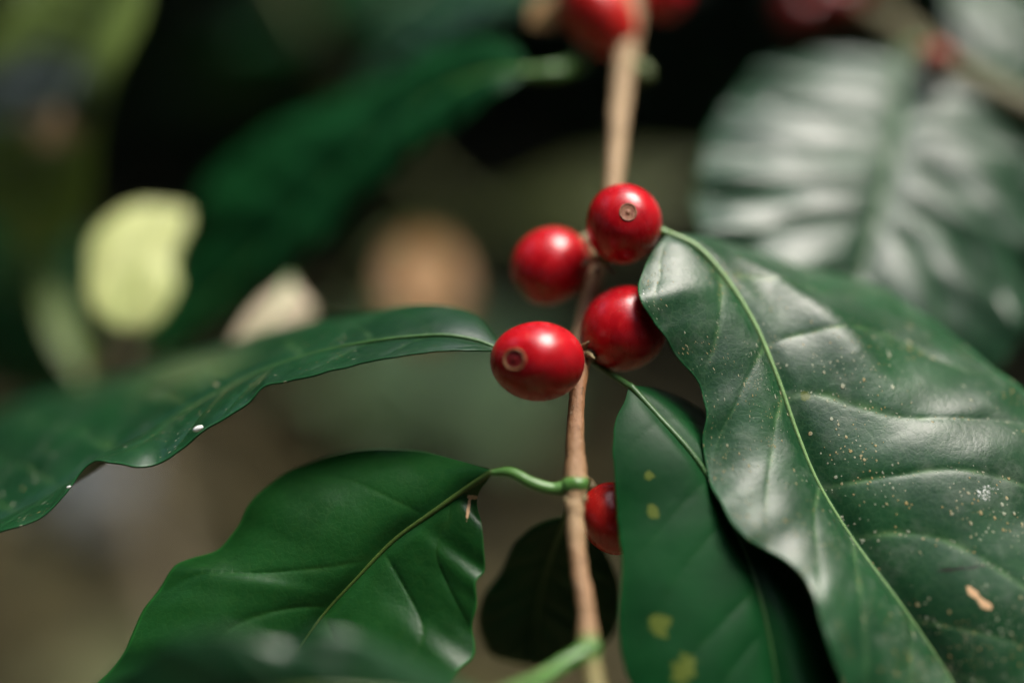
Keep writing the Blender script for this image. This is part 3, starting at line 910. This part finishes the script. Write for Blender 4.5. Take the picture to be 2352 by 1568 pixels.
# lower left leaf
leaf(branch,
     [(1135, 1082, -5), (1062, 1128, -2), (985, 1180, -1), (905, 1238, 0), (820, 1325, 0), (740, 1412, 0), (672, 1508, -1), (600, 1620, -4), (520, 1760, -8)],
     [(1135, 1082, -5), (1050, 1058, 1), (980, 1040, 5), (900, 1031, 8), (820, 1035, 9), (740, 1054, 9), (660, 1085, 8), (608, 1122, 7), (570, 1165, 6), (545, 1210, 5), (500, 1262, 4), (440, 1284, 4), (402, 1300, 3), (368, 1350, 2), (332, 1395, 1),
      (312, 1440, 0), (290, 1490, -1), (255, 1540, -1), (215, 1580, -2), (170, 1680, -5), (240, 1800, -8), (520, 1760, -8)],
     [(1135, 1082, -5), (1118, 1105, -4), (1098, 1135, -2), (1096, 1170, -1), (1106, 1205, -3), (1112, 1260, -4), (1112, 1310, -4), (1094, 1335, -5), (1096, 1390, -5), (1084, 1440, -5), (1090, 1500, -6), (1050, 1545, -8), (960, 1630, -10), (800, 1740, -11), (520, 1760, -8)],
     M_leaf_deep, M_rib_olive, "dark green leaf showing its angled side veins, lower left of the stem", nu=220, nt=60, nveins=5.4, lean=.20, bulge=(3.4, .5), quilt=.55, wave=.15, rib_r=.0005, seed=14,
     petiole=([(1322, 1112, -7), (1275, 1122, -7), (1220, 1108, -7), (1175, 1085, -6)], .00095), vein_w=.0005,
     marks=(("tan", 1075, 1170, 4, 34, 6), ("tan", 1085, 1140, 12, 7, 0)))

# blurred leaf in front at the bottom
leaf(branch,
     [(1165, 1600, -32), (1050, 1610, -36), (900, 1600, -40), (740, 1590, -42), (600, 1600, -42), (430, 1630, -42), (240, 1690, -40)],
     [(1165, 1600, -32), (1110, 1588, -32), (1040, 1560, -33), (960, 1522, -36), (880, 1482, -38), (800, 1456, -40), (720, 1452, -41), (650, 1478, -41), (600, 1474, -42), (530, 1452, -43), (450, 1450, -43), (370, 1472, -43), (300, 1520, -42), (240, 1580, -41), (190, 1650, -40), (240, 1690, -40)],
     [(1165, 1600, -32), (1050, 1680, -42), (860, 1740, -48), (600, 1770, -50), (400, 1770, -48), (240, 1690, -40)],
     M_leaf, M_rib_olive, "very blurred leaf tip poking up in front at the bottom edge", nu=120, nt=34, nveins=6, lean=.1, bulge=(.3, .3), quilt=.8, rib_r=.0009, seed=21,
     petiole=([(1350, 1495, -21), (1300, 1520, -23), (1240, 1560, -27)], .0011))

# dark leaf hanging behind the lower stem
leaf(branch,
     [(1300, 1185, 8), (1262, 1290, 14), (1235, 1400, 19), (1225, 1530, 24)],
     [(1300, 1185, 8), (1235, 1203, 10), (1180, 1250, 13), (1150, 1315, 16), (1110, 1370, 18), (1100, 1430, 20), (1130, 1500, 22), (1225, 1530, 24)],
     [(1300, 1185, 8), (1370, 1240, 12), (1420, 1340, 16), (1410, 1450, 20), (1330, 1520, 23), (1225, 1530, 24)],
     M_leaf_dark, M_rib_dark, "almost black leaf hanging behind the lower stem", nu=80, nt=24, nveins=7, bulge=(1, 1), quilt=.5, rib_r=.0006,
     petiole=([(1325, 1125, -3), (1315, 1150, 3)], .0009), pet_mat=M_rib_dark)

# big blurred leaf running from the upper stem to the far left
leaf(branch,
     [(1215, 168, 46), (1120, 175, 54), (1000, 225, 64), (880, 310, 72), (760, 420, 80), (640, 540, 86), (520, 660, 92), (330, 840, 100)],
     [(1215, 168, 46), (1180, 112, 54), (1110, 92, 62), (1000, 120, 74), (860, 190, 88), (700, 262, 98), (580, 330, 106), (490, 410, 110), (440, 500, 112), (400, 600, 112), (340, 720, 108), (330, 840, 100)],
     [(1215, 168, 46), (1150, 212, 44), (1080, 270, 46), (990, 330, 52), (900, 400, 58), (820, 480, 64), (750, 556, 68), (690, 600, 72), (640, 640, 76), (560, 710, 84), (470, 770, 92), (330, 840, 100)],
     M_leaf_under, M_rib, "big soft focus dark green leaf slanting down from the upper stem", nu=150, nt=44, nveins=9, lean=.14, bulge=(3, 3), quilt=1.6, wave=.6, rib_r=.0010, seed=31,
     petiole=([(1420, 20, 66), (1356, 85, 62), (1328, 146, 52), (1272, 165, 47)], .0016))
leaf(branch,
     [(1420, -60, 60), (1260, -20, 66), (1100, 30, 74), (950, 120, 84), (800, 230, 96)],
     [(1420, -60, 60), (1250, -90, 80), (1050, -50, 96), (880, 60, 106), (800, 230, 96)],
     [(1420, -60, 60), (1290, 40, 62), (1150, 75, 68), (980, 160, 78), (800, 230, 96)],
     M_leaf_gloss, M_rib, "dark blurred leaf at the top edge behind the upper cherries", nu=90, nt=28, nveins=8, bulge=(2, 2), quilt=1.2, rib_r=.0009, seed=33,
     marks=())

# ------------------------------------------------------------------ cherries on the main branch
GR = "coffee cherries"
cherry(P(1236, 829, -2.5), (.00735, .00640, .0077), RIGHT * -.52 - FWD * .86 + UPV * .05, "sharp bright red cherry with a tan ring on its face, in front of the stem", GR,
       stalk=[(1332, 815, 8)], seed=1)
cherry(P(1434, 515, 9), (.0062, .0068, .0068), RIGHT * .02 - FWD * .97 + UPV * .22, "round red cherry with an olive scar facing out, topmost of the middle cluster", GR, ring_mat=M_ring_olive,
       stalk=[(1385, 580, 19)], seed=2, ring_r=.0014)
cherry(P(1265, 612, 18), (.0066, .0066, .0072), RIGHT * -.75 - FWD * .25 - UPV * .60, "soft focus red cherry left of the stem with a broad pink shine", GR, ring_mat=M_ring_olive,
       stalk=[(1370, 600, 18)], seed=3)
cherry(P(1433, 753, 8.3), (.0070, .0070, .0074), RIGHT * .70 + FWD * .30 + UPV * .58, "sharp red cherry half covered by the speckled leaf", GR, ring=False, stalk=[(1345, 808, 8)], seed=6)
cherry(P(1411, 1190, 1.5), (.0055, .0054, .0061), RIGHT * .55 - FWD * .35 - UPV * .75, "small red cherry peeping out between the lower stem and the shaded leaf", GR, ring=False, mat=M_cherry_orange, stalk=[(1330, 1125, -5)], seed=7)
cherry(P(1372, 30, 50), (.0068, .0064, .0098), RIGHT * .60 - FWD * .1 - UPV * .80, "large blurred red cherry cut by the top edge above the stem", GR, ring=False, mat=M_cherry_orange, seed=8, stalk=[(1400, -60, 60)])
cherry(P(1525, -14, 58), (.0052, .0050, .0056), RIGHT * .45 - FWD * .3 - UPV * .85, "dim red cherry at the top edge just right of the stem", GR, ring=False, seed=9, stalk=[(1465, -40, 64)])

# yellowed scrap of leaf by the top cherries
single_leaf_thing("dry_leaf", "small ochre leaf scrap caught left of the top cherries", "dry leaf",
                  [(1300, -20, 55), (1265, 20, 54), (1215, 60, 54)], [(1300, -20, 55), (1225, 5, 56), (1215, 60, 54)], [(1300, -20, 55), (1310, 45, 54), (1260, 65, 54), (1215, 60, 54)],
                  M_leaf_dry, M_rib, rib_r=.0005, nveins=5)


# dew drops on the near rim of the long leaf
def drop(x, y, d, r, label):
    c = P(x, y, d)
    v, f = [], []
    for i in range(17):
        th = math.pi * i / 16
        for j in range(24):
            ph = 2 * math.pi * j / 24
            v.append(c + RIGHT * r * 1.35 * math.sin(th) * math.cos(ph) + FWD * r * math.sin(th) * math.sin(ph) + UPV * r * .8 * math.cos(th) + UPV * r * .4 * math.sin(th) * math.cos(ph))
    for i in range(16):
        for j in range(24):
            j2 = (j + 1) % 24
            f.append((i * 24 + j, (i + 1) * 24 + j, (i + 1) * 24 + j2, i * 24 + j2))
    tag(link_mesh("dew_drop", v, f, M_drop), label, "dew drop", "dew drops")


kd = NT("dew")
kd.b.inputs["Base Color"].default_value = (.85, .88, .86, 1)
kd.b.inputs["Roughness"].default_value = .08
kd.b.inputs["Transmission Weight"].default_value = .25
M_drop = kd.m
drop(455, 984, -2.4, .00062, "white glinting drop on the wavy rim of the long left leaf")
drop(158, 1118, -1.5, .00028, "tiny glinting drop near the left end of the long leaf")
